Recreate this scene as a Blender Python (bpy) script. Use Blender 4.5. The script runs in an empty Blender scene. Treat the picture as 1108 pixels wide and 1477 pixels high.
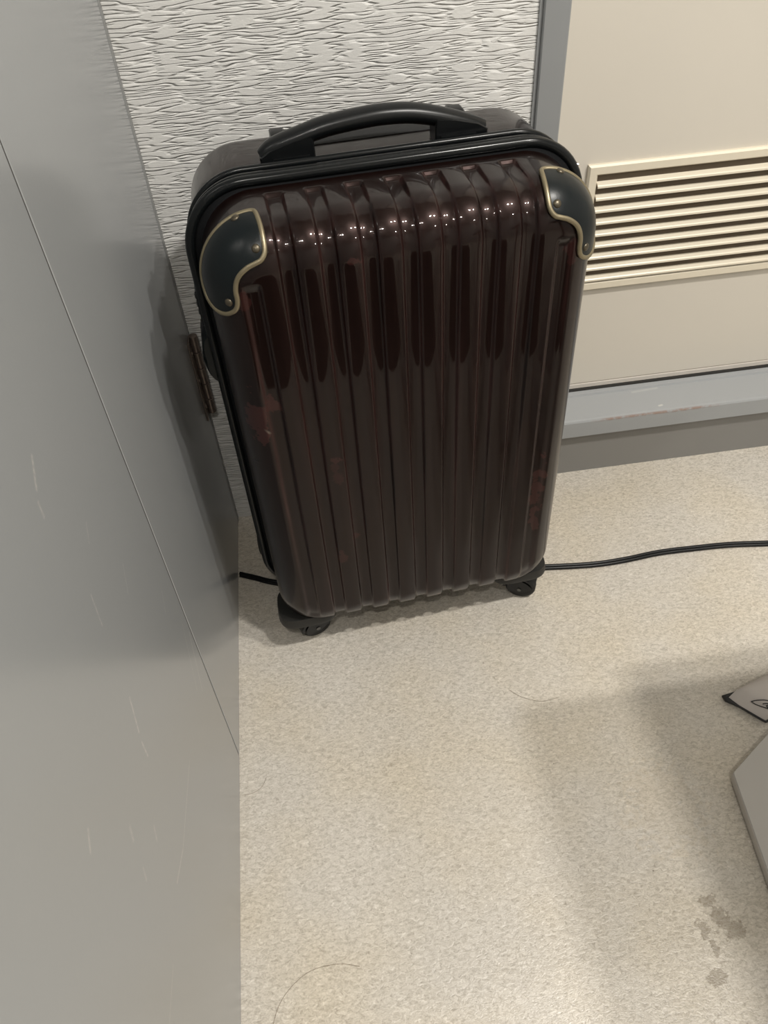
import bpy, math, random
from math import sin, cos, pi, sqrt, hypot, radians
from mathutils import Vector, Matrix

SC = bpy.context.scene
COL = SC.collection
random.seed(7)

# ------------------------------------------------------------------ camera
F_PX, PITCH, ROLL, YAW = 1132.55, 0.797777, -0.075195, 0.0804676
CAM_POS = Vector((0.180589, -1.004572, 0.997135))
fw = Vector((sin(YAW)*cos(PITCH), cos(YAW)*cos(PITCH), -sin(PITCH)))
rt = Vector((cos(YAW), -sin(YAW), 0))
up = rt.cross(fw)
right = cos(ROLL)*rt + sin(ROLL)*up
upv = -sin(ROLL)*rt + cos(ROLL)*up
cam = bpy.data.cameras.new('camera')
cam.sensor_fit = 'HORIZONTAL'
cam.sensor_width = 36.0
cam.lens = F_PX/1108*36.0
cam.clip_start = 0.01
co = bpy.data.objects.new('camera', cam)
COL.objects.link(co)
co.matrix_world = Matrix((( right.x, upv.x, -fw.x, CAM_POS.x),
                          ( right.y, upv.y, -fw.y, CAM_POS.y),
                          ( right.z, upv.z, -fw.z, CAM_POS.z),
                          (0, 0, 0, 1)))
SC.camera = co

# ------------------------------------------------------------------ world, lamps, exposure
w = bpy.data.worlds.new('world')
SC.world = w
w.use_nodes = True
w.node_tree.nodes['Background'].inputs[0].default_value = (1.0, 0.95, 0.88, 1)
w.node_tree.nodes['Background'].inputs[1].default_value = 0.02


def lamp(name, loc, power, sx, sy, col=(1.0, 0.96, 0.897)):
    l = bpy.data.lights.new(name, 'AREA')
    l.shape = 'RECTANGLE'
    l.size, l.size_y = sx, sy
    l.energy = power
    l.color = col
    o = bpy.data.objects.new(name, l)
    o.location = loc
    COL.objects.link(o)
    return o


CEIL = 2.40
lamp('ceiling_or_fill_lamp', (0.97, -1.07, CEIL-0.03), 13.5, 0.11, 0.05)
lamp('ceiling_or_fill_lamp', (1.36, -0.98, CEIL-0.03), 13.5, 0.11, 0.05)
lamp('ceiling_or_fill_lamp', (0.12, -1.75, CEIL-0.03), 6.5, 0.11, 0.05)
lamp('ceiling_or_fill_lamp', (1.85, -2.30, CEIL-0.03), 8, 0.16, 0.08)  # added fill lamp, only there to raise the ambient light

SC.view_settings.view_transform = 'Standard'
SC.view_settings.look = 'None'
SC.view_settings.exposure = 0.88
SC.view_settings.gamma = 1.0
SC.view_settings.use_curve_mapping = False

# ------------------------------------------------------------------ node helpers


class NT:
    def __init__(self, name):
        self.m = bpy.data.materials.new(name)
        self.m.use_nodes = True
        self.t = self.m.node_tree
        self.b = self.t.nodes['Principled BSDF']

    def n(self, typ, **kw):
        nd = self.t.nodes.new(typ)
        for k, v in kw.items():
            setattr(nd, k, v)
        return nd

    def l(self, a, b):
        self.t.links.new(a, b)

    def math(self, op, a, b=None, c=None, clamp=False):
        nd = self.n('ShaderNodeMath', operation=op)
        nd.use_clamp = clamp
        for i, v in enumerate((a, b, c)):
            if v is None:
                continue
            if isinstance(v, (int, float)):
                nd.inputs[i].default_value = v
            else:
                self.l(v, nd.inputs[i])
        return nd.outputs[0]

    def coord(self, scale=(1, 1, 1), loc=(0, 0, 0), rot=(0, 0, 0)):
        tc = self.n('ShaderNodeTexCoord')
        mp = self.n('ShaderNodeMapping')
        mp.inputs['Scale'].default_value = scale
        mp.inputs['Location'].default_value = loc
        mp.inputs['Rotation'].default_value = rot
        self.l(tc.outputs['Object'], mp.inputs[0])
        return mp.outputs[0]

    def noise(self, vec, scale, detail=4, rough=0.5, dist=0.0):
        nd = self.n('ShaderNodeTexNoise')
        nd.inputs['Scale'].default_value = scale
        nd.inputs['Detail'].default_value = detail
        nd.inputs['Roughness'].default_value = rough
        nd.inputs['Distortion'].default_value = dist
        self.l(vec, nd.inputs['Vector'])
        return nd.outputs['Fac']

    def ramp(self, fac, stops):
        nd = self.n('ShaderNodeValToRGB')
        e = nd.color_ramp.elements
        while len(e) < len(stops):
            e.new(0.5)
        for i, (p, c) in enumerate(stops):
            e[i].position = p
            e[i].color = (c if len(c) == 4 else (*c, 1)) if isinstance(c, tuple) else (c, c, c, 1)
        self.l(fac, nd.inputs[0])
        return nd.outputs[0]

    def mix(self, fac, a, b, mode='MIX'):
        nd = self.n('ShaderNodeMix', data_type='RGBA', blend_type=mode)
        if isinstance(fac, (int, float)):
            nd.inputs[0].default_value = fac
        else:
            self.l(fac, nd.inputs[0])
        for i, v in ((6, a), (7, b)):
            if isinstance(v, tuple):
                nd.inputs[i].default_value = (*v[:3], 1)
            else:
                self.l(v, nd.inputs[i])
        return nd.outputs[2]

    def bump(self, h, strength, dist):
        nd = self.n('ShaderNodeBump')
        nd.inputs['Strength'].default_value = strength
        nd.inputs['Distance'].default_value = dist
        self.l(h, nd.inputs['Height'])
        self.l(nd.outputs[0], self.b.inputs['Normal'])
        return nd

    def base(self, c):
        if isinstance(c, tuple):
            self.b.inputs['Base Color'].default_value = (*c[:3], 1)
        else:
            self.l(c, self.b.inputs['Base Color'])

    def set(self, **kw):
        names = dict(rough='Roughness', metal='Metallic', spec='Specular IOR Level', coat='Coat Weight',
                     coat_rough='Coat Roughness', ior='IOR')
        for k, v in kw.items():
            s = self.b.inputs[names[k]]
            if isinstance(v, (int, float)):
                s.default_value = v
            else:
                self.l(v, s)

    # soft mask of a straight stroke between two points of the object's own space (scratches, scuffs)
    def stroke(self, pos, a, b, width):
        a, b = Vector(a), Vector(b)
        d = b-a
        L2 = d.length_squared
        s = self.n('ShaderNodeVectorMath', operation='SUBTRACT')
        self.l(pos, s.inputs[0])
        s.inputs[1].default_value = a
        dt = self.n('ShaderNodeVectorMath', operation='DOT_PRODUCT')
        self.l(s.outputs[0], dt.inputs[0])
        dt.inputs[1].default_value = d/L2
        t = self.math('MULTIPLY', dt.outputs['Value'], 1.0, clamp=True)
        sc = self.n('ShaderNodeVectorMath', operation='SCALE')
        sc.inputs[0].default_value = d
        self.l(t, sc.inputs['Scale'])
        df = self.n('ShaderNodeVectorMath', operation='DISTANCE')
        self.l(s.outputs[0], df.inputs[0])
        self.l(sc.outputs[0], df.inputs[1])
        return self.math('SUBTRACT', 1.0, self.math('DIVIDE', df.outputs['Value'], width), clamp=True)

    # mask of an ellipsoid patch with a ragged edge (chips, stains)
    def patch(self, pos, c, r, ragged):
        s = self.n('ShaderNodeVectorMath', operation='SUBTRACT')
        self.l(pos, s.inputs[0])
        s.inputs[1].default_value = c
        dv = self.n('ShaderNodeVectorMath', operation='DIVIDE')
        self.l(s.outputs[0], dv.inputs[0])
        dv.inputs[1].default_value = r
        ln = self.n('ShaderNodeVectorMath', operation='LENGTH')
        self.l(dv.outputs[0], ln.inputs[0])
        v = self.math('ADD', ln.outputs['Value'], ragged)
        return self.math('MULTIPLY', self.math('SUBTRACT', 1.35, v), 6.0, clamp=True)


# ------------------------------------------------------------------ materials
def mat_floor():
    m = NT('floor_vinyl')
    v = m.coord()
    vs = m.coord(scale=(1.0, 1.8, 1.0), rot=(0, 0, 0.45))
    n1 = m.noise(vs, 150, 3, 0.66, 1.0)
    n2 = m.noise(v, 520, 2, 0.6)
    n3 = m.noise(v, 5, 3, 0.55)
    fleck = m.math('ADD', m.math('MULTIPLY', n1, 0.7), m.math('MULTIPLY', n2, 0.3))
    c = m.ramp(fleck, [(0.30, (0.328, 0.299, 0.257)), (0.46, (0.492, 0.458, 0.406)), (0.58, (0.578, 0.543, 0.488)), (0.70, (0.74, 0.705, 0.648))])
    warm = m.ramp(n3, [(0.40, (1.0, 1.0, 1.0)), (0.68, (1.0, 0.965, 0.89))])
    c = m.mix(1.0, c, warm, 'MULTIPLY')
    rag = m.math('MULTIPLY', m.noise(v, 95, 4, 0.65), 4.2)
    st = None
    for cx, cy, rx, ry in ((0.547, -0.736, .010, .007), (0.556, -0.757, .012, .014), (0.565, -0.770, .012, .010), (0.531, -0.764, .007, .011), (0.525, -0.813, .012, .009), (0.535, -0.785, .006, .008)):
        k = m.patch(v, (cx, cy, 0), (rx, ry, 0.05), m.math('SUBTRACT', rag, 1.75))
        st = k if st is None else m.math('MAXIMUM', st, k)
    c = m.mix(m.math('MULTIPLY', st, 0.5), c, (0.17, 0.135, 0.09))
    yel = m.patch(v, (0.54, -0.62, 0), (0.05, 0.06, 0.05), m.math('SUBTRACT', rag, 1.75))
    c = m.mix(m.math('MULTIPLY', yel, 0.12), c, (0.52, 0.40, 0.23))
    # sparse dark specks of grit
    vo = m.n('ShaderNodeTexVoronoi')
    vo.inputs['Scale'].default_value = 28
    m.l(v, vo.inputs['Vector'])
    sp = m.math('LESS_THAN', vo.outputs['Distance'], 0.028)
    pick = m.n('ShaderNodeSeparateColor')
    m.l(vo.outputs['Color'], pick.inputs[0])
    sp = m.math('MULTIPLY', sp, m.math('GREATER_THAN', pick.outputs[0], 0.72))
    c = m.mix(m.math('MULTIPLY', sp, 0.75), c, (0.10, 0.08, 0.06))
    m.base(c)
    m.set(rough=m.math('MULTIPLY_ADD', n1, 0.24, 0.16), spec=0.5)
    m.bump(fleck, 0.5, 0.0014)
    return m.m


def mat_wallpaper():
    m = NT('embossed_wallpaper')
    wob = m.noise(m.coord(scale=(14, 1, 14)), 1.0, 2, 0.5)
    cb = m.n('ShaderNodeCombineXYZ')
    m.l(m.math('MULTIPLY', wob, 1.3), cb.inputs[2])
    ad = m.n('ShaderNodeVectorMath', operation='ADD')
    m.l(m.coord(scale=(24, 1, 235)), ad.inputs[0])
    m.l(cb.outputs[0], ad.inputs[1])
    n1 = m.noise(ad.outputs[0], 1.0, 0.6, 0.4)
    n2 = m.noise(m.coord(scale=(160, 1, 420)), 1.0, 2, 0.5)
    brk = m.ramp(m.noise(m.coord(scale=(34, 1, 70), loc=(3, 0, 5)), 1.0, 2, 0.5), [(0.30, 1.0), (0.42, 0.0)])
    crease = m.math('DIVIDE', m.math('ABSOLUTE', m.math('SUBTRACT', n1, 0.5)), 0.085, clamp=True)
    crease = m.math('MAXIMUM', crease, brk)
    crease = m.math('SMOOTH_MIN', crease, 1.0, 0.3)
    hh = m.math('ADD', m.math('ADD', crease, m.math('MULTIPLY', n2, 0.16)), m.math('MULTIPLY', n1, 0.3))
    c = m.mix(m.noise(m.coord(), 3, 2), (0.70, 0.695, 0.675), (0.65, 0.645, 0.625))
    m.base(c)
    m.set(rough=0.6, spec=0.25)
    m.bump(hh, 0.9, 0.0017)
    return m.m


def mat_grey_steel():
    m = NT('grey_painted_steel')
    v = m.coord()
    n = m.noise(v, 2.0, 3)
    c = m.mix(n, (0.280, 0.292, 0.299), (0.300, 0.310, 0.314))
    S = None
    for a, b, wd, k in (((-.634, .572), (-.640, .545), .0016, .8), ((-.655, .470), (-.668, .440), .0020, .9), ((-.672, .430), (-.674, .412), .0018, .8),
                        ((-.620, .690), (-.634, .676), .0024, 1.), ((-.640, .670), (-.642, .660), .0022, .7), ((-.780, .520), (-.790, .512), .0026, .6),
                        ((-.610, .275), (-.700, .285), .0014, .55), ((-.700, .285), (-.735, .300), .0020, .6), ((-.470, .300), (-.500, .230), .0016, .6),
                        ((-.480, .330), (-.515, .255), .0012, .5), ((-.59, .60), (-.60, .59), .0015, .5), ((-.745, .44), (-.750, .43), .003, .5),
                        ((-.80, .30), (-.87, .305), .0014, .4), ((-.56, .52), (-.575, .50), .0012, .5), ((-.50, .41), (-.515, .39), .0012, .5),
                        ((-.72, .38), (-.726, .37), .003, .4), ((-.76, .40), (-.764, .39), .0025, .4)):
        s = m.math('MULTIPLY', m.stroke(v, (0, *a), (0, *b), wd), k*0.45)
        S = s if S is None else m.math('MAXIMUM', S, s)
    brk = m.noise(v, 300, 2)
    S = m.math('MULTIPLY', S, m.ramp(brk, [(0.35, 0.35), (0.6, 1.0)]))
    c = m.mix(S, c, (0.60, 0.58, 0.52))
    m.base(c)
    m.set(rough=0.20, spec=0.7)
    m.bump(m.noise(v, 260, 2), 0.05, 0.0006)
    return m.m


def simple(name, col, rough=0.5, metal=0.0, spec=0.5, coat=0.0, nscale=40, var=0.06, bump=0.0, bscale=400):
    m = NT(name)
    v = m.coord()
    n = m.noise(v, nscale, 3)
    lo = tuple(x*(1-var) for x in col)
    hi = tuple(min(1, x*(1+var)) for x in col)
    m.base(m.mix(n, lo, hi))
    m.set(rough=rough, metal=metal, spec=spec, coat=coat, coat_rough=0.08)
    if bump:
        m.bump(m.noise(v, bscale, 2), bump, 0.001)
    return m.m


def mat_ledge():
    m = NT('grey_frame_paint_chipped')
    v = m.coord()
    n = m.noise(v, 6, 3)
    c = m.mix(n, (0.300, 0.312, 0.322), (0.330, 0.340, 0.345))
    # rust creeping along the front arris of the sill
    sep = m.n('ShaderNodeSeparateXYZ')
    m.l(v, sep.inputs[0])
    e1 = m.math('SUBTRACT', 1.0, m.math('DIVIDE', m.math('ABSOLUTE', m.math('SUBTRACT', sep.outputs[2], 0.1255)), 0.0045), clamp=True)
    e2 = m.math('SUBTRACT', 1.0, m.math('DIVIDE', m.math('ABSOLUTE', m.math('SUBTRACT', sep.outputs[1], -0.009)), 0.004), clamp=True)
    along = m.math('SUBTRACT', 1.0, m.math('DIVIDE', m.math('ABSOLUTE', m.math('SUBTRACT', sep.outputs[0], 0.745)), 0.12), clamp=True)
    r = m.math('MULTIPLY', m.math('MULTIPLY', m.math('MULTIPLY', e1, e2), m.ramp(along, [(0, 0), (0.3, 1.0)])), m.ramp(m.noise(v, 90, 4, 0.65), [(0.38, 0.0), (0.56, 1.0)]))
    c = m.mix(r, c, (0.23, 0.10, 0.045))
    ch = m.patch(v, (0.806, 0.063, 0.128), (0.0035, 0.004, 0.004), m.math('MULTIPLY', m.noise(v, 300, 2), 0.6))
    c = m.mix(ch, c, (0.05, 0.035, 0.025))
    c = m.mix(m.math('MULTIPLY', m.stroke(v, (.72, .050, .128), (.765, .053, .128), .004), .5), c, (0.55, 0.54, 0.5))
    c = m.mix(m.math('MULTIPLY', m.stroke(v, (.752, .006, .128), (.757, .007, .128), .003), .9), c, (0.6, 0.59, 0.55))
    m.base(c)
    m.set(rough=0.42, spec=0.45)
    return m.m


def mat_shell():
    m = NT('glossy_wine_brown_polycarbonate')
    v = m.coord()
    at = m.n('ShaderNodeAttribute', attribute_name='edge_glint_wear')  # reddish rib-edge reflections and wear, both put into the colour
    n = m.noise(v, 7, 3)
    c = m.mix(n, (0.0085, 0.0040, 0.0034), (0.0130, 0.0058, 0.0048))
    edge_glint_wear = m.math('MULTIPLY', at.outputs['Fac'], m.ramp(m.noise(m.coord(scale=(60, 60, 4)), 1.0, 3, 0.6), [(0.38, 0.0), (0.66, 1.0)]))
    c = m.mix(m.math('MULTIPLY', edge_glint_wear, 0.8), c, (0.066, 0.030, 0.027))
    rag = m.math('SUBTRACT', m.math('MULTIPLY', m.noise(v, 70, 4, 0.62), 4.0), 1.6)
    P = None
    for cx, cz, rx, rz, k in ((-.178, .452, .012, .030, .9), (-.160, .475, .010, .014, .8), (-.100, .366, .006, .020, .35), (-.098, .383, .007, .006, .6), (-.106, .212, .008, .010, .55), (-.083, .245, .007, .008, .5),
                              (.160, .262, .010, .050, .8), (.163, .200, .006, .020, .7), (-.056, .6285, .007, .004, .6), (-.166, .606, .007, .010, .6), (.168, .606, .008, .012, .5)):
        q = m.math('MULTIPLY', m.patch(v, (cx, -.127, cz), (rx, .03, rz), rag), k)
        P = q if P is None else m.math('MAXIMUM', P, q)
    c = m.mix(m.math('MULTIPLY', P, 0.8), c, (0.060, 0.021, 0.019))
    S = None
    for a, b, wd, k in (((-.175, .446), (-.165, .437), .0008, .9), ((-.198, .52), (-.192, .519), .0008, .6), ((-.12, .57), (-.118, .565), .001, .4)):
        q = m.math('MULTIPLY', m.stroke(v, (a[0], -.1275, a[1]), (b[0], -.128, b[1]), wd*3), k)
        S = q if S is None else m.math('MAXIMUM', S, q)
    c = m.mix(m.math('MULTIPLY', S, 0.5), c, (0.4, 0.36, 0.3))
    m.base(c)
    m.set(rough=m.math('MULTIPLY_ADD', m.noise(v, 12, 3), 0.14, 0.24), metal=0.45, spec=0.1, coat=0.5, coat_rough=0.03)
    m.b.inputs['Coat IOR'].default_value = 1.46
    m.bump(m.noise(m.coord(scale=(1, 1, 0.35)), 42, 2), 0.06, 0.002)
    return m.m


def mat_pouch():
    m = NT('off_white_canvas')
    v = m.coord()
    m.base(m.mix(m.noise(v, 30, 3), (0.47, 0.43, 0.40), (0.54, 0.50, 0.465)))
    m.set(rough=0.8, spec=0.2)
    m.bump(m.noise(v, 1500, 2), 0.25, 0.0005)
    return m.m


M = {}
M['floor'] = mat_floor()
M['paper'] = mat_wallpaper()
M['steel'] = mat_grey_steel()
M['gap'] = simple('dark_gap', (0.05, 0.048, 0.045), 0.7, spec=0.2)
M['edge'] = simple('grey_edge_paint', (0.24, 0.243, 0.24), 0.5)
M['jamb'] = simple('grey_frame_paint', (0.245, 0.253, 0.258), 0.42, nscale=8)
M['ledge'] = mat_ledge()
M['skirt'] = simple('grey_skirting', (0.215, 0.210, 0.200), 0.5, nscale=8)
M['cream'] = simple('cream_door_laminate', (0.600, 0.562, 0.495), 0.45, nscale=5, var=0.03, bump=0.03, bscale=200)
M['louver'] = simple('champagne_louvre_metal', (0.71, 0.65, 0.53), 0.36, metal=0.1, nscale=12, var=0.04)
M['louver_back'] = simple('brown_louvre_cavity', (0.115, 0.088, 0.06), 0.8)
M['ceil'] = simple('white_ceiling', (0.72, 0.70, 0.66), 0.8, nscale=6)
M['room'] = simple('plain_room_paint', (0.52, 0.51, 0.49), 0.7, nscale=6)
M['shell'] = mat_shell()
M['guard'] = simple('black_guard_plastic', (0.0045, 0.0070, 0.0080), 0.30, spec=0.28, var=0.15, bump=0.04)
M['gold'] = simple('aged_gold_trim', (0.27, 0.230, 0.150), 0.38, metal=0.75, nscale=120, var=0.18)
M['rivet'] = simple('dull_brass_rivet', (0.10, 0.085, 0.06), 0.35, metal=0.7, nscale=200, var=0.2)
M['rubber'] = simple('black_rubber_lip', (0.005, 0.006, 0.0065), 0.2, spec=0.3)
M['tape'] = simple('black_zip_tape', (0.006, 0.0063, 0.007), 0.85, spec=0.1, nscale=700, var=0.4, bump=0.3, bscale=900)
M['black'] = simple('black_moulded_plastic', (0.0045, 0.0052, 0.0058), 0.3, spec=0.32)
M['trolley'] = simple('charcoal_trolley_plastic', (0.020, 0.0205, 0.021), 0.5, spec=0.25)
M['housing'] = simple('charcoal_wheel_housing', (0.020, 0.0195, 0.018), 0.48, spec=0.3)
M['tyre'] = simple('black_wheel_tyre', (0.006, 0.006, 0.006), 0.5, spec=0.3)
M['steelpin'] = simple('dark_axle_steel', (0.13, 0.13, 0.125), 0.3, metal=0.9)
M['chrome'] = simple('zip_pull_metal', (0.55, 0.53, 0.49), 0.2, metal=1.0)
M['hinge'] = simple('brown_reflection_hinge', (0.17, 0.135, 0.115), 0.32, metal=0.6, nscale=160, var=0.25)  # brown tint paints the suitcase reflection into the hinge colour
M['cable'] = simple('black_cable_sheath', (0.005, 0.0055, 0.006), 0.3, spec=0.3)
M['canvas'] = mat_pouch()
M['ink'] = simple('black_printed_ink', (0.02, 0.02, 0.02), 0.7)
M['boxtop'] = simple('cool_grey_case_plastic', (0.43, 0.413, 0.388), 0.5, nscale=20, var=0.03)
M['boxrim'] = simple('pale_case_rim', (0.52, 0.485, 0.44), 0.5)
M['hair'] = simple('dark_brown_hair', (0.17, 0.13, 0.085), 0.5)
M['tabletop'] = simple('grey_table_laminate', (0.30, 0.29, 0.275), 0.5)


# ------------------------------------------------------------------ mesh helpers
class MB:
    def __init__(self):
        self.v, self.f, self.attr = [], [], {}

    def add(self, p):
        self.v.append(tuple(p))
        return len(self.v)-1

    def box(self, lo, hi, bev=0.0):
        x0, y0, z0 = lo
        x1, y1, z1 = hi
        b = min(bev, (x1-x0)/2.01, (y1-y0)/2.01, (z1-z0)/2.01)
        if b <= 0:
            i = [self.add(p) for p in ((x0, y0, z0), (x1, y0, z0), (x1, y1, z0), (x0, y1, z0), (x0, y0, z1), (x1, y0, z1), (x1, y1, z1), (x0, y1, z1))]
            for q in ((0, 3, 2, 1), (4, 5, 6, 7), (0, 1, 5, 4), (1, 2, 6, 5), (2, 3, 7, 6), (3, 0, 4, 7)):
                self.f.append([i[k] for k in q])
            return
        idx = {}
        for sx in (0, 1):
            for sy in (0, 1):
                for sz in (0, 1):
                    c = ((x0, x1)[sx], (y0, y1)[sy], (z0, z1)[sz])
                    ins = ((x0+b, x1-b)[sx], (y0+b, y1-b)[sy], (z0+b, z1-b)[sz])
                    for a in range(3):
                        p = list(ins)
                        p[a] = c[a]
                        idx[(sx, sy, sz, a)] = self.add(p)
        def q(*k):
            self.f.append([idx[x] for x in k])
        for s in (0, 1):
            A = [(s, 0, 0, 0), (s, 1, 0, 0), (s, 1, 1, 0), (s, 0, 1, 0)]
            B = [(0, s, 0, 1), (1, s, 0, 1), (1, s, 1, 1), (0, s, 1, 1)]
            C = [(0, 0, s, 2), (1, 0, s, 2), (1, 1, s, 2), (0, 1, s, 2)]
            q(*(A if s else A[::-1])); q(*(B[::-1] if s else B)); q(*(C if s else C[::-1]))
        for s in (0, 1):
            for t in (0, 1):
                e = [(s, t, 0, 0), (s, t, 0, 1), (s, t, 1, 1), (s, t, 1, 0)]
                q(*(e if (s ^ t) else e[::-1]))
                e = [(s, 0, t, 0), (s, 0, t, 2), (s, 1, t, 2), (s, 1, t, 0)]
                q(*(e[::-1] if (s ^ t) else e))
                e = [(0, s, t, 1), (0, s, t, 2), (1, s, t, 2), (1, s, t, 1)]
                q(*(e if (s ^ t) else e[::-1]))
                for u in (0, 1):
                    e = [(s, t, u, 0), (s, t, u, 1), (s, t, u, 2)]
                    q(*(e if (s ^ t ^ u) else e[::-1]))

    def loft(self, rings, closed_ring=True, closed_path=False, caps=True):
        I = [[self.add(p) for p in r] for r in rings]
        n = len(I[0])
        m = len(I)
        for a in range(m if closed_path else m-1):
            r0, r1 = I[a], I[(a+1) % m]
            for k in range(n if closed_ring else n-1):
                self.f.append([r0[k], r0[(k+1) % n], r1[(k+1) % n], r1[k]])
        if caps and not closed_path and closed_ring:
            self.f.append(I[0][::-1])
            self.f.append(I[-1][:])

    def tube(self, pts, rad, n=10, closed=False, up=None, flat=None):
        pts = [Vector(p) for p in pts]
        m = len(pts)
        rings = []
        prev = None
        for i, p in enumerate(pts):
            if closed:
                t = (pts[(i+1) % m]-pts[i-1])
            else:
                t = pts[min(i+1, m-1)]-pts[max(i-1, 0)]
            t = t.normalized()
            if up is not None:
                a = Vector(up)
            else:
                a = prev if prev is not None else (Vector((0, 0, 1)) if abs(t.z) < 0.9 else Vector((0, 1, 0)))
            a = (a-t*a.dot(t)).normalized()
            prev = a
            b = t.cross(a)
            r = rad[i] if isinstance(rad, (list, tuple)) else rad
            ra, rb = (r, r) if flat is None else (r*flat[0], r*flat[1])
            rings.append([p+a*(ra*cos(2*pi*k/n))+b*(rb*sin(2*pi*k/n)) for k in range(n)])
        self.loft(rings, True, closed)

    def prism(self, poly, axis, a0, a1, bev=0.0):
        # extrude a 2-D outline along an axis (0=x,1=y,2=z); bev shrinks both end outlines
        def P(u, v, a):
            return (a, u, v) if axis == 0 else ((u, a, v) if axis == 1 else (u, v, a))
        cx = sum(p[0] for p in poly)/len(poly)
        cy = sum(p[1] for p in poly)/len(poly)
        def sh(p, d):
            dx, dy = cx-p[0], cy-p[1]
            L = hypot(dx, dy) or 1
            return (p[0]+dx/L*d, p[1]+dy/L*d)
        sg = 1 if a1 > a0 else -1
        if bev:
            rings = [[P(*sh(p, bev), a0) for p in poly], [P(*p, a0+sg*bev) for p in poly], [P(*p, a1-sg*bev) for p in poly], [P(*sh(p, bev), a1) for p in poly]]
        else:
            rings = [[P(*p, a0) for p in poly], [P(*p, a1) for p in poly]]
        self.loft(rings)

    def lathe(self, prof, org, ax, n=20):
        ax = Vector(ax).normalized()
        a = Vector((0, 0, 1)) if abs(ax.z) < .9 else Vector((1, 0, 0))
        a = (a-ax*a.dot(ax)).normalized()
        b = ax.cross(a)
        org = Vector(org)
        self.loft([[org+ax*h+(a*cos(2*pi*k/n)+b*sin(2*pi*k/n))*r for k in range(n)] for r, h in prof])

    def build(self, name, mat, parent=None, smooth=True, angle=35, merge=0.0):
        import bmesh
        me = bpy.data.meshes.new(name)
        me.from_pydata(self.v, [], self.f)
        if self.attr:
            for k, vals in self.attr.items():
                at = me.attributes.new(k, 'FLOAT', 'POINT')
                at.data.foreach_set('value', vals)
        bm = bmesh.new()
        bm.from_mesh(me)
        if merge:
            bmesh.ops.remove_doubles(bm, verts=bm.verts, dist=merge)
        bmesh.ops.recalc_face_normals(bm, faces=bm.faces)
        if smooth:
            for f in bm.faces:
                f.smooth = True
            ca = radians(angle)
            for e in bm.edges:
                if len(e.link_faces) == 2 and e.calc_face_angle(0) > ca:
                    e.smooth = False
        bm.to_mesh(me)
        bm.free()
        me.materials.append(mat)
        o = bpy.data.objects.new(name, me)
        COL.objects.link(o)
        if parent is not None:
            o.parent = parent
        return o


def empty(name, loc=(0, 0, 0), rz=0.0, parent=None):
    o = bpy.data.objects.new(name, None)
    o.location = loc
    o.rotation_euler = (0, 0, rz)
    o.empty_display_size = 0.05
    COL.objects.link(o)
    o.parent = parent
    return o


def boxo(name, mat, lo, hi, parent=None, bev=0.0):
    b = MB()
    b.box(lo, hi, bev)
    return b.build(name, mat, parent, smooth=False)


def structure(o):
    o['kind'] = 'structure'
    return o


def tag(o, label, cat, group=None):
    o['label'] = label
    o['category'] = cat
    if group:
        o['group'] = group
    return o


# ------------------------------------------------------------------ room shell
XR, YF = 2.6, -3.0
structure(boxo('floor', M['floor'], (-0.2, YF-0.1, -0.05), (XR+0.1, 0.30, 0.0)))
structure(boxo('ceiling', M['ceil'], (-0.2, YF-0.1, CEIL), (XR+0.1, 0.30, CEIL+0.05)))
FX0, FX1 = 0.486, 1.34           # door frame outer left / right
LEAF_Y, LEDGE_Z, SILL_B = 0.070, 0.1285, 0.094
b = MB()                          # papered wall left of the door frame
b.box((0.0, 0.0, 0.0), (FX0, 0.12, CEIL))
b.box((FX0, 0.0, 2.06), (FX1, 0.12, CEIL))
b.box((FX1, 0.0, 0.0), (XR, 0.12, CEIL))
structure(b.build('wall_back', M['paper'], smooth=False))
structure(boxo('wall_right', M['room'], (XR, YF, 0), (XR+0.1, 0.12, CEIL)))
structure(boxo('wall_front', M['room'], (-0.2, YF-0.1, 0), (XR+0.1, YF, CEIL)))
structure(boxo('wall_left', M['room'], (-0.2, YF, 0), (-0.045, 0.30, CEIL)))

# left: grey steel door leaf standing in the corner, in two panels with a seam and a butt hinge at its edge
SEAM = -0.4621
d1 = structure(empty('door_1', (0, 0, 0)))
boxo('leaf_panel', M['steel'], (-0.035, YF, 0.0), (0.0, SEAM-0.0016, CEIL), d1, 0.0006)
boxo('leaf_panel', M['steel'], (-0.035, SEAM+0.0016, 0.0), (0.0, -0.012, CEIL), d1, 0.0010)
boxo('leaf_core', M['gap'], (-0.040, YF, 0.0), (-0.006, -0.002, CEIL), d1)
boxo('edge_strip', M['edge'], (-0.035, -0.0115, 0.0), (0.0008, -0.0002, CEIL), d1, 0.0008)
boxo('seam_shade_strip', M['gap'], (-0.03, SEAM-0.0016, 0.0), (-0.0006, SEAM+0.0016, CEIL), d1)  # dark strip added in the seam gap, standing in for its shade
hg = MB()
hg.box((0.0, -0.038, 0.250), (0.0022, -0.014, 0.388), 0.0008)
hinge = hg.build('hinge', M['hinge'], d1, smooth=False)
for k in range(5):
    z0 = 0.250+k*0.0276
    kb = MB()
    kb.lathe([(0.0050, 0), (0.0062, 0.0008), (0.0062, 0.0262), (0.0050, 0.0270)], (0.0068, -0.0135, z0), (0, 0, 1), 14)
    kb.build('knuckle', M['hinge'], hinge)
for k in range(3):
    kb = MB()
    kb.lathe([(0.0040, 0), (0.0040, 0.0005), (0.0026, 0.0014), (0.0, 0.0016)], (0.0022, -0.028, 0.272+k*0.047), (1, 0, 0), 12)
    kb.build('screw', M['hinge'], hinge)

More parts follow.
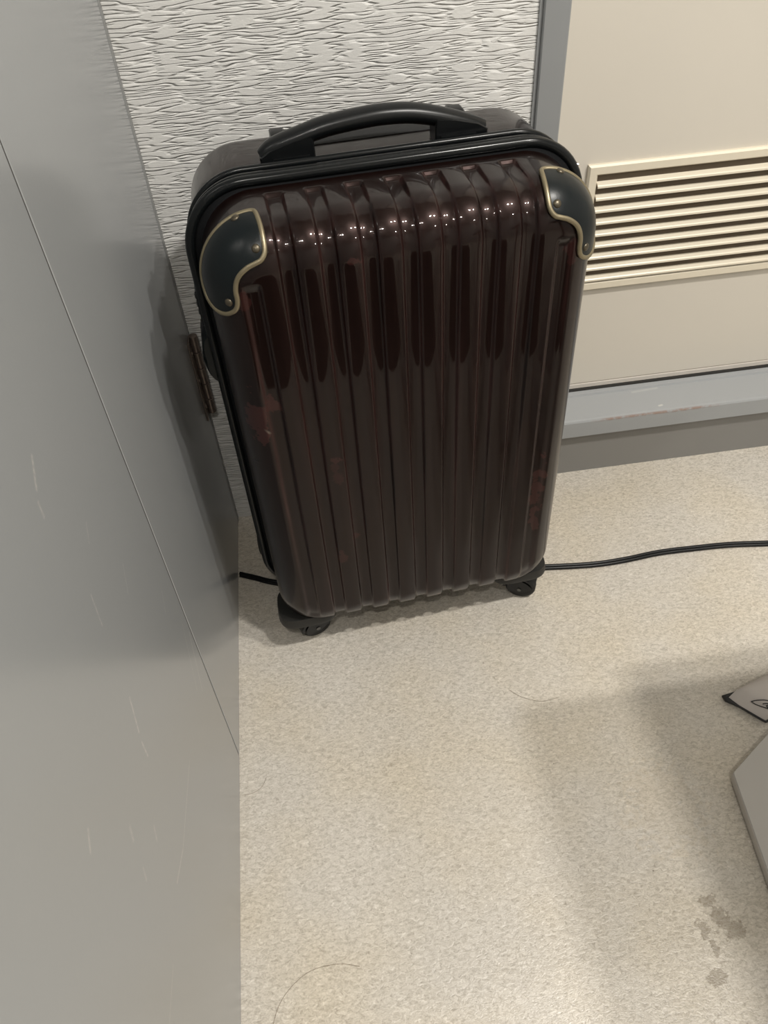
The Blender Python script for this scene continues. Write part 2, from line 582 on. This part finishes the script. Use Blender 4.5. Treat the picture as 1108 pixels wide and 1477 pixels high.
# right: cream door with its grey steel frame, louvre and raised sill
d2 = structure(empty('door_2', (0, 0, 0)))
b = MB()
b.box((FX0, -0.007, 0.0), (FX0+0.032, LEAF_Y+0.03, 2.06), 0.0015)
b.box((FX0-0.004, -0.0025, 0.0), (FX0+0.002, 0.004, 2.06))
b.build('frame_post', M['jamb'], d2, smooth=False)
b = MB()
b.box((FX1-0.032, -0.007, 0.0), (FX1, LEAF_Y+0.03, 2.06), 0.0015)
b.build('frame_post', M['jamb'], d2, smooth=False)
boxo('frame_head', M['jamb'], (FX0+0.032, -0.007, 2.02), (FX1-0.032, LEAF_Y+0.03, 2.06), d2, 0.0015)
sill = MB()
X0, X1 = FX0+0.032, FX1-0.032
sill.prism([(-0.008, SILL_B), (-0.008, 0.1245), (-0.0065, 0.1275), (-0.003, 0.1285), (0.0560, 0.1300), (0.0575, 0.1335), (0.0665, 0.1340), (0.0665, 0.110), (0.03, SILL_B)], 0, X0, X1)
sill.build('sill', M['ledge'], d2, smooth=False)
# kick board under the sill, set back so that the sill throws its thin line of shade
kick = MB()
kick.box((X0, 0.004, 0.0), (X1, 0.05, SILL_B+0.004))
structure(kick.build('baseboard_back', M['skirt'], smooth=False))
leaf = MB()
leaf.box((X0+0.001, LEAF_Y, 0.148), (X1-0.001, LEAF_Y+0.035, 2.018), 0.0015)
leaf.build('leaf_panel', M['cream'], d2, smooth=False)
boxo('leaf_edging', M['boxrim'], (X0+0.001, LEAF_Y-0.0015, 0.1392), (X1-0.001, LEAF_Y+0.033, 0.1478), d2, 0.0006)
boxo('leaf_gap', M['gap'], (X0, LEAF_Y-0.002, 0.112), (X1, LEAF_Y+0.03, 0.1385), d2)

# louvre set in the cream door
LX0, LX1, LZ0, LZ1 = 0.591, 1.235, 0.335, 0.532
LB = 0.0155                      # frame bar width
lf = MB()
yf0 = LEAF_Y-0.0075
def mitre(p):                    # frame bar profile: sloped outer lip, flat face, inner return
    return [(0.0, LEAF_Y), (0.0, yf0+0.003), (0.0025, yf0), (LB-0.003, yf0), (LB-0.001, yf0+0.0025), (LB, LEAF_Y+0.001)]
prof = mitre(0)
rings = []
for (cx, cz, sx, sz) in ((LX0, LZ0, 1, 1), (LX1, LZ0, -1, 1), (LX1, LZ1, -1, -1), (LX0, LZ1, 1, -1)):
    rings.append([(cx+sx*d, y, cz+sz*d) for d, y in prof])
lf.loft(rings, closed_ring=True, closed_path=True)
louver = lf.build('louver_frame', M['louver'], d2, smooth=False)
boxo('louver_cavity', M['louver_back'], (LX0+0.004, LEAF_Y-0.0008, LZ0+0.004), (LX1-0.004, LEAF_Y+0.0004, LZ1-0.004), louver)
NS = 9
pitch = (LZ1-LZ0-2*LB)/NS
sl = MB()
# bright blade: leans out at its foot, small turned lip below
sl.prism([(LEAF_Y-0.0008, 0.0056), (LEAF_Y-0.0014, 0.0068), (LEAF_Y-0.0080, 0.0036), (LEAF_Y-0.0094, 0.0024), (LEAF_Y-0.0096, -0.0002), (LEAF_Y-0.0088, -0.0008), (LEAF_Y-0.0084, 0.0014), (LEAF_Y-0.0008, 0.0046)], 0, LX0+LB, LX1-LB)
s0 = None
for k in range(NS):
    z = LZ0+LB+k*pitch+0.0022
    if s0 is None:
        s0 = sl.build('slat', M['louver'], louver, smooth=False)
        o = s0
    else:
        o = s0.copy()
        COL.objects.link(o)
        o.parent = louver
    o.location.z = z

# ------------------------------------------------------------------ suitcase
SX, SY, SA = 0.273128, -0.178122, 0.0735416
W, H, Z0 = 0.420, 0.6735, 0.058
XS = 0.971                       # the front shell draws in a little across its width
FI = 0.004                       # the front shell is this much slimmer all round than the zip line
YFR, YS, YB = -0.1289, -0.030, 0.122
RC, RF = 0.065, 0.045
hx = W/2
zc, hz = (Z0+H)/2, (H-Z0)/2
case = tag(empty('suitcase', (SX, SY, 0), SA), 'dark wine-brown glossy hard-shell wheeled suitcase with black gold-edged corner guards, standing against the wallpaper', 'suitcase')


def smooth01(a, b, x):
    t = min(1, max(0, (x-a)/(b-a)))
    return t*t*(3-2*t)


G_IN = [(k-3)*0.0398/XS for k in range(7)]
G_OUT = [-0.1575/XS, 0.1575/XS]
GW, GD = 0.0084, 0.0044


def groove(x, y, z, nx, ny, nz):
    d = 0.0
    e = 0.0
    for c in G_IN+G_OUT:
        q = abs(x-c)
        if q > GW+0.004:
            continue
        a = 1-smooth01(GW-0.0022, GW+0.0022, q)
        if c in G_OUT:
            k = smooth01(0.15, 0.5, -ny)*(1-smooth01(0.610, 0.622, z))
            if nz < -0.2:
                k *= 1-smooth01(0.25, 0.6, -nz)
        else:
            k = smooth01(-0.0445, -0.0490, y) if nz > -0.5 else smooth01(-0.055, -0.065, y)
        d = max(d, a*k)
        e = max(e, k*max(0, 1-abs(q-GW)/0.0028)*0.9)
    return d*GD, e


def outline(nside, xs, zs, narc):
    """samples of the rounded rectangle: list of (centre, direction, fixed) resolved by inset d"""
    s = []
    for x in xs:
        s.append(('t', x))
    for k in range(1, narc):
        s.append(('c', hx-RC, zc+hz-RC, pi/2-pi/2*k/narc))
    for z in reversed(zs):
        s.append(('r', z))
    for k in range(1, narc):
        s.append(('c', hx-RC, zc-hz+RC, -pi/2*k/narc))
    for x in reversed(xs):
        s.append(('b', x))
    for k in range(1, narc):
        s.append(('c', -hx+RC, zc-hz+RC, -pi/2-pi/2*k/narc))
    for z in zs:
        s.append(('l', z))
    for k in range(1, narc):
        s.append(('c', -hx+RC, zc+hz-RC, pi-pi/2*k/narc))
    return s


def at(sm, d):
    """point and 2-D normal of an outline sample at inset d"""
    if sm[0] == 't':
        return sm[1], zc+hz-d, 0, 1
    if sm[0] == 'b':
        return sm[1], zc-hz+d, 0, -1
    if sm[0] == 'r':
        return hx-d, sm[1], 1, 0
    if sm[0] == 'l':
        return -hx+d, sm[1], -1, 0
    r = RC-d
    return sm[1]+r*cos(sm[3]), sm[2]+r*sin(sm[3]), cos(sm[3]), sin(sm[3])


xs = [-(hx-RC), hx-RC]
for c in G_IN:
    for q in (-GW-.0024, -GW-.0012, -GW, -GW+.0012, -GW+.0024, 0):
        xs.append(c+q)
        xs.append(c-q)
for a, b_ in zip(G_IN[:-1], G_IN[1:]):
    xs.append((a+b_)/2)
xs = sorted(set(round(x, 6) for x in xs if abs(x) <= hx-RC+1e-9))
zlo, zhi = zc-hz+RC, zc+hz-RC
zs = [zlo+(zhi-zlo)*k/26 for k in range(27)]+[0.606, 0.6075, 0.60]
zs = sorted(set(round(z, 6) for z in zs if zlo-1e-9 <= z <= zhi+1e-9))
NARC = 20
SMP = outline(0, xs, zs, NARC)
XSF, ZSF = xs, zs


def front_shell():
    m = MB()
    edge_glint_wear = []
    prof = [(0.0, YS+0.000, 0.0), (0.0, -0.040, 0.0)]
    for y in (-0.043, -0.0445, -0.046, -0.0475, -0.049, -0.0505, -0.054, -0.062, -0.070, -0.078):
        prof.append((0.0, y, 0.0))
    for k in range(0, 23):
        ph = pi/2*k/22
        prof.append((RF*(1-cos(ph)), YFR+RF-RF*sin(ph), ph))
    for d in (0.0465, 0.048, 0.0490, 0.0502, 0.0515, 0.0527, 0.0540, 0.0552, 0.0575, 0.0610):
        prof.append((d, YFR, pi/2))
    # thin turned-in lip hidden under the zip
    rings = []
    def put(x, y, z, nx, ny, nz):
        g, e = groove(x, y, z, nx, ny, nz)
        edge_glint_wear.append(e)
        return m.add(((x-nx*g)*XS, y-ny*g, z-nz*g))
    for d, y, ph in prof:
        ring = []
        for sm in SMP:
            x, z, nx, nz = at(sm, d+FI)
            ring.append(put(x, y, z, nx*cos(ph), -sin(ph), nz*cos(ph)))
        rings.append(ring)
    n = len(SMP)
    for r0, r1 in zip(rings[:-1], rings[1:]):
        for k in range(n):
            m.f.append([r0[k], r0[(k+1) % n], r1[(k+1) % n], r1[k]])
    nx_, nz_ = len(XSF), len(ZSF)
    G = [[put(x, YFR, z, 0, -1, 0) for x in XSF] for z in ZSF]
    for j in range(nz_-1):
        for i in range(nx_-1):
            m.f.append([G[j][i], G[j][i+1], G[j+1][i+1], G[j+1][i]])
    m.attr['edge_glint_wear'] = edge_glint_wear
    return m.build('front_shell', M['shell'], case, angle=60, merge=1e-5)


front_shell()


def ring_pts(d, y, smp=None):
    return [(lambda q: (q[0], y, q[1]))(at(s, d)) for s in (smp or SMP2)]


SMP2 = outline(0, [-(hx-RC)+(2*(hx-RC))*k/6 for k in range(7)], [zlo+(zhi-zlo)*k/8 for k in range(9)], 14)

m = MB()                                     # rear shell: lower rounded back half
RB = 0.030
rings = [ring_pts(0.010, 0.000), ring_pts(0.004, 0.010), ring_pts(0.003, 0.016), ring_pts(0.003, 0.05)]
for k in range(0, 11):
    ph = pi/2*k/10
    rings.append(ring_pts(0.003+RB*(1-cos(ph)), YB-RB+RB*sin(ph)))
m.loft(rings, True, False, caps=False)
I = len(m.v)-len(SMP2)
m.f.append(list(range(I, I+len(SMP2))))
rs = m.build('rear_shell', M['shell'], case, angle=50)
m = MB()                                     # zip tape bellows between the two shells
m.loft([ring_pts(0.012, -0.036), ring_pts(0.0045, -0.031), ring_pts(0.0020, -0.024), ring_pts(0.0015, -0.010), ring_pts(0.0035, -0.004), ring_pts(0.0015, 0.001), ring_pts(0.0030, 0.012), ring_pts(0.012, 0.017)], True, False, caps=False)
m.build('zip_tape', M['tape'], case, angle=60)
m = MB()
m.tube(ring_pts(-0.0015, -0.0235), 0.0056, 12, closed=True, up=(0, 1, 0))
m.build('rubber_lip', M['rubber'], case, angle=80)
m = MB()
m.tube(ring_pts(-0.0005, -0.0105), 0.0040, 10, closed=True, up=(0, 1, 0))
m.build('rubber_lip', M['rubber'], case, angle=80)
m = MB()
m.tube(ring_pts(0.000, 0.0085), 0.0042, 10, closed=True, up=(0, 1, 0))
m.build('rubber_lip', M['rubber'], case, angle=80)


# corner guards: plates that follow the rounded corner, gold bead around, three rivets each
def sdf(q, off=0.0):
    rc = RC-FI
    dx = abs(q[0])/XS-(hx-RC)
    dz = abs(q[2]-zc)-(hz-RC)
    s = min(max(dx, dz), 0)+hypot(max(dx, 0), max(dz, 0))-rc
    A, B = s+RF, -q[1]+YFR+RF
    return min(max(A, B), 0)+hypot(max(A, 0), max(B, 0))-RF-off


GO = Vector((hx-0.085, YFR+0.085, H-0.085))
POLE = Vector((1, -1, 1)).normalized()
E1 = (Vector((-1, 0, 0))-POLE*Vector((-1, 0, 0)).dot(POLE)).normalized()
E2 = POLE.cross(E1)


def chart(P):
    d = (Vector(P)-GO)
    k = d.dot(POLE)
    return d.dot(E1)/k, d.dot(E2)/k


def on_shell(u, v, off):
    d = (POLE+E1*u+E2*v).normalized()
    t = 0.05
    for _ in range(60):
        s = sdf(GO+d*t, off)
        t -= s
        if abs(s) < 1e-6:
            break
    return GO+d*t


def shell_normal(P, h=1e-4):
    g = Vector((sdf(P+Vector((h, 0, 0)))-sdf(P-Vector((h, 0, 0))), sdf(P+Vector((0, h, 0)))-sdf(P-Vector((0, h, 0))), sdf(P+Vector((0, 0, h)))-sdf(P-Vector((0, 0, h)))))
    return g.normalized()


KEY = [(.1400, -.088, .6692), (.1385, -.101, .6665), (.1377, -.112, .6590), (.1382, -.1215, .6490), (.1425, -.1255, .6430), (.1490, -.1265, .6405),
       (.1565, -.1270, .6380), (.1650, -.1275, .6325), (.1700, -.1278, .6255), (.1720, -.1278, .6165), (.1718, -.1275, .6070), (.1738, -.1265, .5990),
       (.1780, -.1240, .5940), (.1850, -.1195, .5905), (.1925, -.1120, .5905), (.1982, -.1030, .5940), (.2015, -.0940, .6000), (.2028, -.0870, .6120), (.2020, -.0855, .6260),
       (.1970, -.0855, .6420), (.1870, -.0855, .6550), (.1740, -.0845, .6635), (.1600, -.0835, .6680), (.1480, -.0835, .6695), (.1425, -.0845, .6695)]


def catmull(P, sub):
    out = []
    n = len(P)
    for i in range(n):
        p0, p1, p2, p3 = P[i-1], P[i], P[(i+1) % n], P[(i+2) % n]
        for k in range(sub):
            t = k/sub
            out.append(tuple(0.5*(2*b_+(c-a)*t+(2*a-5*b_+4*c-d)*t*t+(3*b_-a-3*c+d)*t**3) for a, b_, c, d in zip(p0, p1, p2, p3)))
    return out


OUT = catmull([chart(k) for k in KEY], 4)
CEN = chart((.182, -.108, .640))


def mirror(p, s):
    return (p[0]*s, p[1], p[2])


for sgn in (-1, 1):
    m = MB()
    rings = []
    for k, (f, off) in enumerate(((1.0, -0.001), (1.0, 0.0026), (0.985, 0.0034), (0.93, 0.0036), (0.85, 0.0036), (0.74, 0.0036), (0.62, 0.0036), (0.5, 0.0036), (0.38, 0.0036), (0.26, 0.0036), (0.14, 0.0036), (0.05, 0.0036))):
        rings.append([mirror(on_shell(CEN[0]+(u-CEN[0])*f, CEN[1]+(v-CEN[1])*f, off), sgn) for u, v in OUT])
    m.loft(rings, True, False, caps=False)
    I = len(m.v)-len(OUT)
    m.f.append(list(range(I, I+len(OUT))))
    g = m.build('corner_guard', M['guard'], case, angle=50)
    m = MB()
    m.tube([mirror(on_shell(u, v, 0.0026), sgn) for u, v in OUT], 0.0027, 8, closed=True)
    m.build('gold_trim', M['gold'], g, angle=80)
    for P in ((.1590, -.0880, .6670), (.1455, -.1200, .6510), (.1798, -.1235, .6040)):
        u, v = chart(P)
        c = on_shell(u, v, 0.0034)
        nn = shell_normal(c)
        c = Vector(mirror(c, sgn))
        nn = Vector(mirror(nn, sgn))
        r = MB()
        r.lathe([(0.0042, -0.001), (0.0042, 0.0004), (0.0036, 0.0013), (0.0022, 0.0020), (0.0004, 0.0022)], c, nn, 14)
        r.build('rivet', M['rivet'], g, angle=60)

# carry handle: arched grip on two foot blocks
hd = MB()
HY = 0.028
CTRL = [(-.1185, .6770), (-.1050, .6852), (-.0780, .6922), (-.0480, .6988), (-.0110, .7022), (.0150, .7027), (.0420, .7003), (.0690, .6940), (.0960, .6855), (.1190, .6770)]


def cat_open(P, sub):
    Q = [tuple(2*a-b_ for a, b_ in zip(P[0], P[1]))]+P+[tuple(2*a-b_ for a, b_ in zip(P[-1], P[-2]))]
    out = []
    for i in range(1, len(Q)-2):
        p0, p1, p2, p3 = Q[i-1:i+3]
        for k in range(sub):
            t = k/sub
            out.append(tuple(0.5*(2*b_+(c-a)*t+(2*a-5*b_+4*c-d)*t*t+(3*b_-a-3*c+d)*t**3) for a, b_, c, d in zip(p0, p1, p2, p3)))
    out.append(Q[-2])
    return out


path = cat_open(CTRL, 4)
rad = [0.0078+0.0024*sin(pi*min(1, max(0, i/(len(path)-1))))**0.5 for i in range(len(path))]
hd.tube([(x, HY, z) for x, z in path], rad, 14, up=(0, 0, 1), flat=(1.0, 1.3))
handle = hd.build('carry_handle', M['black'], case, angle=60)
handle.location.x = -0.003
for s in (-1, 1):
    fb = MB()
    zi = .6905
    fb.prism([(s*.1210, .6700), (s*.1215, .6790), (s*.1120, .6850), (s*.0840, .6930), (s*.0650, .6945), (s*.0640, .6860), (s*.0640, .6700)], 1, HY-0.0125, HY+0.0135, 0.0015)
    fb.build('handle_foot', M['black'], handle, angle=30)
    fs = MB()
    fs.prism([(s*.1080, .6700), (s*.1080, .6775), (s*.0700, .6775), (s*.0700, .6700)], 1, HY-0.0155, HY-0.0120)
    fs.build('foot_clip', M['black'], handle, smooth=False)

# folded telescopic grip lying in the back edge of the top
tg = MB()
tg.prism([(0.056, .6600), (0.056, .6712), (0.060, .6735), (0.090, .6745), (0.104, .6735), (0.112, .6680), (0.112, .6600)], 0, -0.094, 0.104, 0.002)
trol = tg.build('telescopic_grip', M['trolley'], case, angle=30)
trol.location.x = -0.003
for s in (-0.096, 0.106):
    e = MB()
    e.prism([(0.066, .6620), (0.069, .6730), (0.078, .6785), (0.096, .6790), (0.109, .6750), (0.114, .6620)], 0, s-0.008, s+0.008, 0.002)
    e.build('grip_end', M['black'], trol, angle=30)

# zip lock and rubber side foot on the left side, zip pull on the right
lk = MB()
lk.box((-hx-0.0095, -0.016, 0.515), (-hx+0.004, 0.018, 0.562), 0.003)
lock = lk.build('zip_lock', M['black'], case, smooth=False)
for k in range(3):
    dl = MB()
    dl.lathe([(0.0055, -0.003), (0.0055, 0.003)], (-hx-0.0062, 0.001, 0.528+0.010*k), (0, 0, 1), 12)
    dl.build('lock_dial', M['steelpin'], lock)
def side_foot(z0, z1, y0, y1, out):
    f = MB()
    n = 14
    rows = []
    for j in range(n+1):
        a = pi*j/n
        x = -hx+0.004-out*sin(a)**0.75-0.004
        rows.append((x, zc_+hz_*-cos(a)))
    return rows
for (za, zb, ya, yb, out) in ((.433, .507, -.012, .045, .0185),):
    f = MB()
    poly = [(-hx+0.004, za)]+[(-hx-out*sin(pi*j/14)**0.8, (za+zb)/2-(zb-za)/2*cos(pi*j/14)) for j in range(15)]+[(-hx+0.004, zb)]
    f.prism(poly, 1, ya, yb, 0.004)
    f.build('side_foot', M['guard'], case, angle=40)
zp = MB()
zp.box((hx-0.001, -0.012, 0.628), (hx+0.0045, 0.000, 0.640), 0.001)
zpull = zp.build('zip_slider', M['chrome'], case, smooth=False)
zp = MB()
zp.tube([(hx+0.0052, -0.006, 0.634), (hx+0.0062, -0.006, 0.622), (hx+0.0058, -0.006, 0.600)], 0.0035, 8, up=(1, 0, 0), flat=(0.3, 1.0))
zp.build('zip_pull', M['chrome'], zpull)

# four casters: corner housing, hooded fork, wheel with axle pin
def caster(cx, cy, turn, rear=False, trail=0.012):
    hb = MB()
    pts = []
    a, bq = (0.043, 0.035) if not rear else (0.050, 0.034)
    for k in range(40):
        t = 2*pi*k/40
        c, s = cos(t), sin(t)
        pts.append((cx+a*math.copysign(abs(c)**0.55, c), cy+bq*math.copysign(abs(s)**0.55, s)))
    # splay: broad where it meets the shell, narrow at the swivel
    def ring(f, z, dx=0, dy=0):
        return [(cx+dx+(p[0]-cx)*f, cy+dy+(p[1]-cy)*f, z) for p in pts]
    if rear:
        hb.loft([ring(0.80, 0.082), ring(0.94, 0.076), ring(1.0, 0.066), ring(1.0, 0.056), ring(0.90, 0.049), ring(0.70, 0.0455), ring(0.56, 0.0445)])
    else:
        hb.loft([ring(0.96, 0.082), ring(1.0, 0.070), ring(0.98, 0.0650), ring(0.82, 0.0600), ring(0.54, 0.0525), ring(0.38, 0.0480)])
    h = hb.build('wheel_housing', M['housing'], case, angle=40)
    ax = Vector((cos(turn), sin(turn), 0))
    tr = Vector((-sin(turn), cos(turn), 0))   # trail direction
    R = 0.0240
    wc = Vector((cx, cy, R))+tr*trail
    wb = MB()
    wb.lathe([(R-.010, -.0078), (R-.004, -.0080), (R-.001, -.0066), (R, -.0045), (R, .0045), (R-.001, .0066), (R-.004, .0080), (R-.010, .0078)], wc, ax, 28)
    wb.build('wheel', M['tyre'], h, angle=40)
    fk = MB()                                  # fork: two cheeks and a hood
    for s in (-1, 1):
        rr = []
        for off in (0.0085, 0.0125):
            pl = []
            for k in range(15):
                t = -0.5+(pi+0.35)*k/14
                pl.append(wc+ax*(s*off)+tr*(-cos(t)*0.0190)+Vector((0, 0, 1))*(sin(t)*0.0190))
            pl.append(wc+ax*(s*off)+tr*0.004+Vector((0, 0, -0.007)))
            pl.append(wc+ax*(s*off)-tr*0.004+Vector((0, 0, -0.007)))
            rr.append(pl)
        fk.loft(rr)
    hood = []
    for k in range(11):
        t = 0.05+(pi-0.5)*k/10
        c = wc+tr*(-cos(t)*0.0262)+Vector((0, 0, 1))*(sin(t)*0.0262)
        rdir = (c-wc).normalized()
        hood.append([c+ax*.0125, c+ax*.0125-rdir*.004, c-ax*.0125-rdir*.004, c-ax*.0125])
    fk.loft(hood)
    fk.lathe([(0.011, 0.0), (0.011, 0.010)], (cx, cy, 0.0375), (0, 0, 1), 16)
    fk.build('fork', M['black'], h, angle=40)
    pn = MB()
    pn.lathe([(0.0032, -0.0137), (0.0032, 0.0137)], wc, ax, 12)
    pn.build('axle_pin', M['steelpin'], h)


caster(-0.166, -0.085, radians(-75), trail=0.008)
caster(0.158, -0.082, radians(-120))
caster(-0.176, 0.068, radians(70), True)
caster(0.170, 0.072, radians(20), True)

# ------------------------------------------------------------------ cable on the floor
cpath = cat_open([(0.0032, -0.137), (0.03, -0.150), (0.058, -0.164), (0.12, -0.186), (0.20, -0.188), (0.30, -0.186), (0.38, -0.192), (0.477, -0.208), (0.572, -0.219), (0.63, -0.219), (0.691, -0.214), (0.75, -0.215), (0.81, -0.218), (0.871, -0.226), (0.98, -0.24), (1.2, -0.26), (1.6, -0.30)], 6)
cb = MB()
cb.tube([(x, y+0.0024, 0.0034) for x, y in cpath], 0.0030, 10, up=(0, 0, 1))
cb.tube([(x, y-0.0024, 0.0030) for x, y in cpath], 0.0030, 10, up=(0, 0, 1))
tag(cb.build('power_cable', M['cable'], angle=80), 'black twin flat power cable running along the floor behind and under the suitcase', 'cable')

# ------------------------------------------------------------------ things at the right edge
# canvas pouch lying on the floor, one corner pointing left
PZ = 0.028
tip = Vector((0.679, -0.4880, 0))
da = Vector((0.655, -0.756, 0)).normalized()
db = Vector((0.85, 0.24, 0)).normalized()
pouch = tag(empty('canvas_pouch', (tip.x, tip.y, 0)), 'off-white canvas pouch with black piping, its corner pointing left above the grey case', 'pouch')
La, Lb = 0.058, 0.24
NU = 20
top = MB()
def pil(u, v):
    return (max(0.0, 4*u*(1-u))**0.25)*(max(0.0, 4*v*(1-v))**0.22)
def ppos(u, v, side):
    e = pil(u, v)
    base = da*(La*u)+db*(Lb*v)
    h = 0.0062+side*e*(0.034 if side > 0 else 0.0058)
    if side > 0:
        h += 0.0016*sin(9*u+3*v)*e+0.0010*sin(21*v-7*u)*e
    return (base.x, base.y, max(0.0004, h))
for side in (1, -1):
    I = [[top.add(ppos(i/NU, j/NU, side)) for i in range(NU+1)] for j in range(NU+1)]
    for j in range(NU):
        for i in range(NU):
            q = [I[j][i], I[j][i+1], I[j+1][i+1], I[j+1][i]]
            top.f.append(q if side > 0 else q[::-1])
body = top.build('pouch_body', M['canvas'], pouch, angle=60, merge=1e-5)
pp = MB()
edge = [(i/NU, 0) for i in range(NU)]+[(1, i/NU) for i in range(NU)]+[(1-i/NU, 1) for i in range(NU)]+[(0, 1-i/NU) for i in range(NU)]
pp.tube([ppos(u, v, -1) for u, v in edge], [0.0016+0.0032*max(0.0, 1-hypot(La*u, Lb*v)/0.020) for u, v in edge], 8, closed=True)
pp.build('piping', M['ink'], pouch, angle=80)
def press(pts, name):
    t = MB()
    t.tube(pts, 0.0007, 6, up=(0, 0, 1))
    return t.build(name, M['ink'], body)
def onp(u, v):
    x, y, z = ppos(u, v, 1)
    return (x, y, z+0.0004)
press([onp(*q) for q in cat_open([(.50, .018), (.56, .040), (.66, .062), (.78, .074), (.92, .070)], 6)], 'printed_line')
press([onp(*q) for q in cat_open([(.50, .018), (.62, .016), (.76, .022), (.90, .036)], 6)], 'printed_line')
press([onp(*q) for q in cat_open([(.70, .034), (.74, .048), (.82, .052), (.88, .044), (.84, .034), (.78, .038), (.80, .044)], 6)], 'printed_line')

# low grey case with a pale rim
c0 = Vector((0.635, -0.600, 0))
ea = Vector((0.066, 0.043, 0)).normalized()
eb = Vector((-0.013, -0.115, 0)).normalized()
gc = tag(empty('grey_case', (c0.x, c0.y, 0)), 'low flat grey case with a pale rim at the right edge of the floor', 'case')
def slab(name, mat, inset, z0, z1, bev, mt):
    s = MB()
    A, B = 0.105, 0.32
    def P(a, b_, z):
        v = ea*a+eb*b_
        return (v.x, v.y, z)
    def rr(i, z):
        out = []
        r = 0.0022
        for (ca, cb_, t0) in ((A-i-r, B-i-r, 0), (i+r, B-i-r, pi/2), (i+r, i+r, pi), (A-i-r, i+r, 3*pi/2)):
            for k in range(5):
                t = t0+pi/2*k/4
                out.append(P(ca+r*cos(t), cb_+r*sin(t), z))
        return out
    s.loft([rr(inset+bev, z0), rr(inset, z0+bev), rr(inset, z1-bev), rr(inset+bev, z1)])
    return s.build(name, mat, gc, angle=30)
slab('case_base', M['boxrim'], 0.003, 0.0, 0.014, 0.002, 0)
slab('case_rim', M['boxrim'], 0.0, 0.0100, 0.0205, 0.0008, 0)
slab('case_lid', M['boxtop'], 0.0004, 0.0202, 0.0225, 0.0008, 0)

# stray hairs on the floor
def hair(pts, label):
    h = MB()
    h.tube([(x, y, 0.0006) for x, y in cat_open(pts, 6)], 0.0002, 5, up=(0, 0, 1))
    tag(h.build('hair', M['hair']), label, 'hair', 'hairs on the floor')
hair([(0.388, -0.422), (0.402, -0.436), (0.428, -0.448), (0.455, -0.446)], 'fine dark hair curling on the floor in front of the suitcase')
hair([(0.003, -0.520), (0.018, -0.519), (0.030, -0.512), (0.036, -0.500)], 'fine dark hair on the floor touching the grey door')
hair([(0.030, -0.800), (0.045, -0.765), (0.075, -0.742), (0.110, -0.738), (0.135, -0.744)], 'fine dark hair arching across the floor at the lower left')

# ------------------------------------------------------------------ invented things outside the frame: a table to shade the floor, a dark mat
added_table = tag(empty('added_shade_table', (0.88, -0.92, 0)), 'invented small grey pedestal table, added out of view to shade the floor', 'table')
boxo('shade_table_top', M['tabletop'], (-0.20, -0.31, 0.69), (0.20, 0.31, 0.715), added_table, 0.003)
pc = MB()
pc.lathe([(0.060, 0.672), (0.060, 0.690)], (0, 0, 0), (0, 0, 1), 24)
pc.lathe([(0.024, 0.012), (0.024, 0.674)], (0, 0, 0), (0, 0, 1), 24)
pc.build('column', M['edge'], added_table, angle=40)
pb = MB()
pb.lathe([(0.135, 0.0), (0.140, 0.003), (0.138, 0.010), (0.030, 0.022)], (0, 0, 0), (0, 0, 1), 36)
pb.build('base', M['edge'], added_table, angle=40)
mt = MB()  # invented mat, added to darken the reflection in the upper suitcase front
mt.box((0.06, -2.1, 0.0), (0.66, -1.0, 0.009), 0.003)
tag(mt.build('added_reflection_mat', M['tape'], smooth=False), 'invented black textile mat, added out of view to darken the reflection in the suitcase', 'mat')
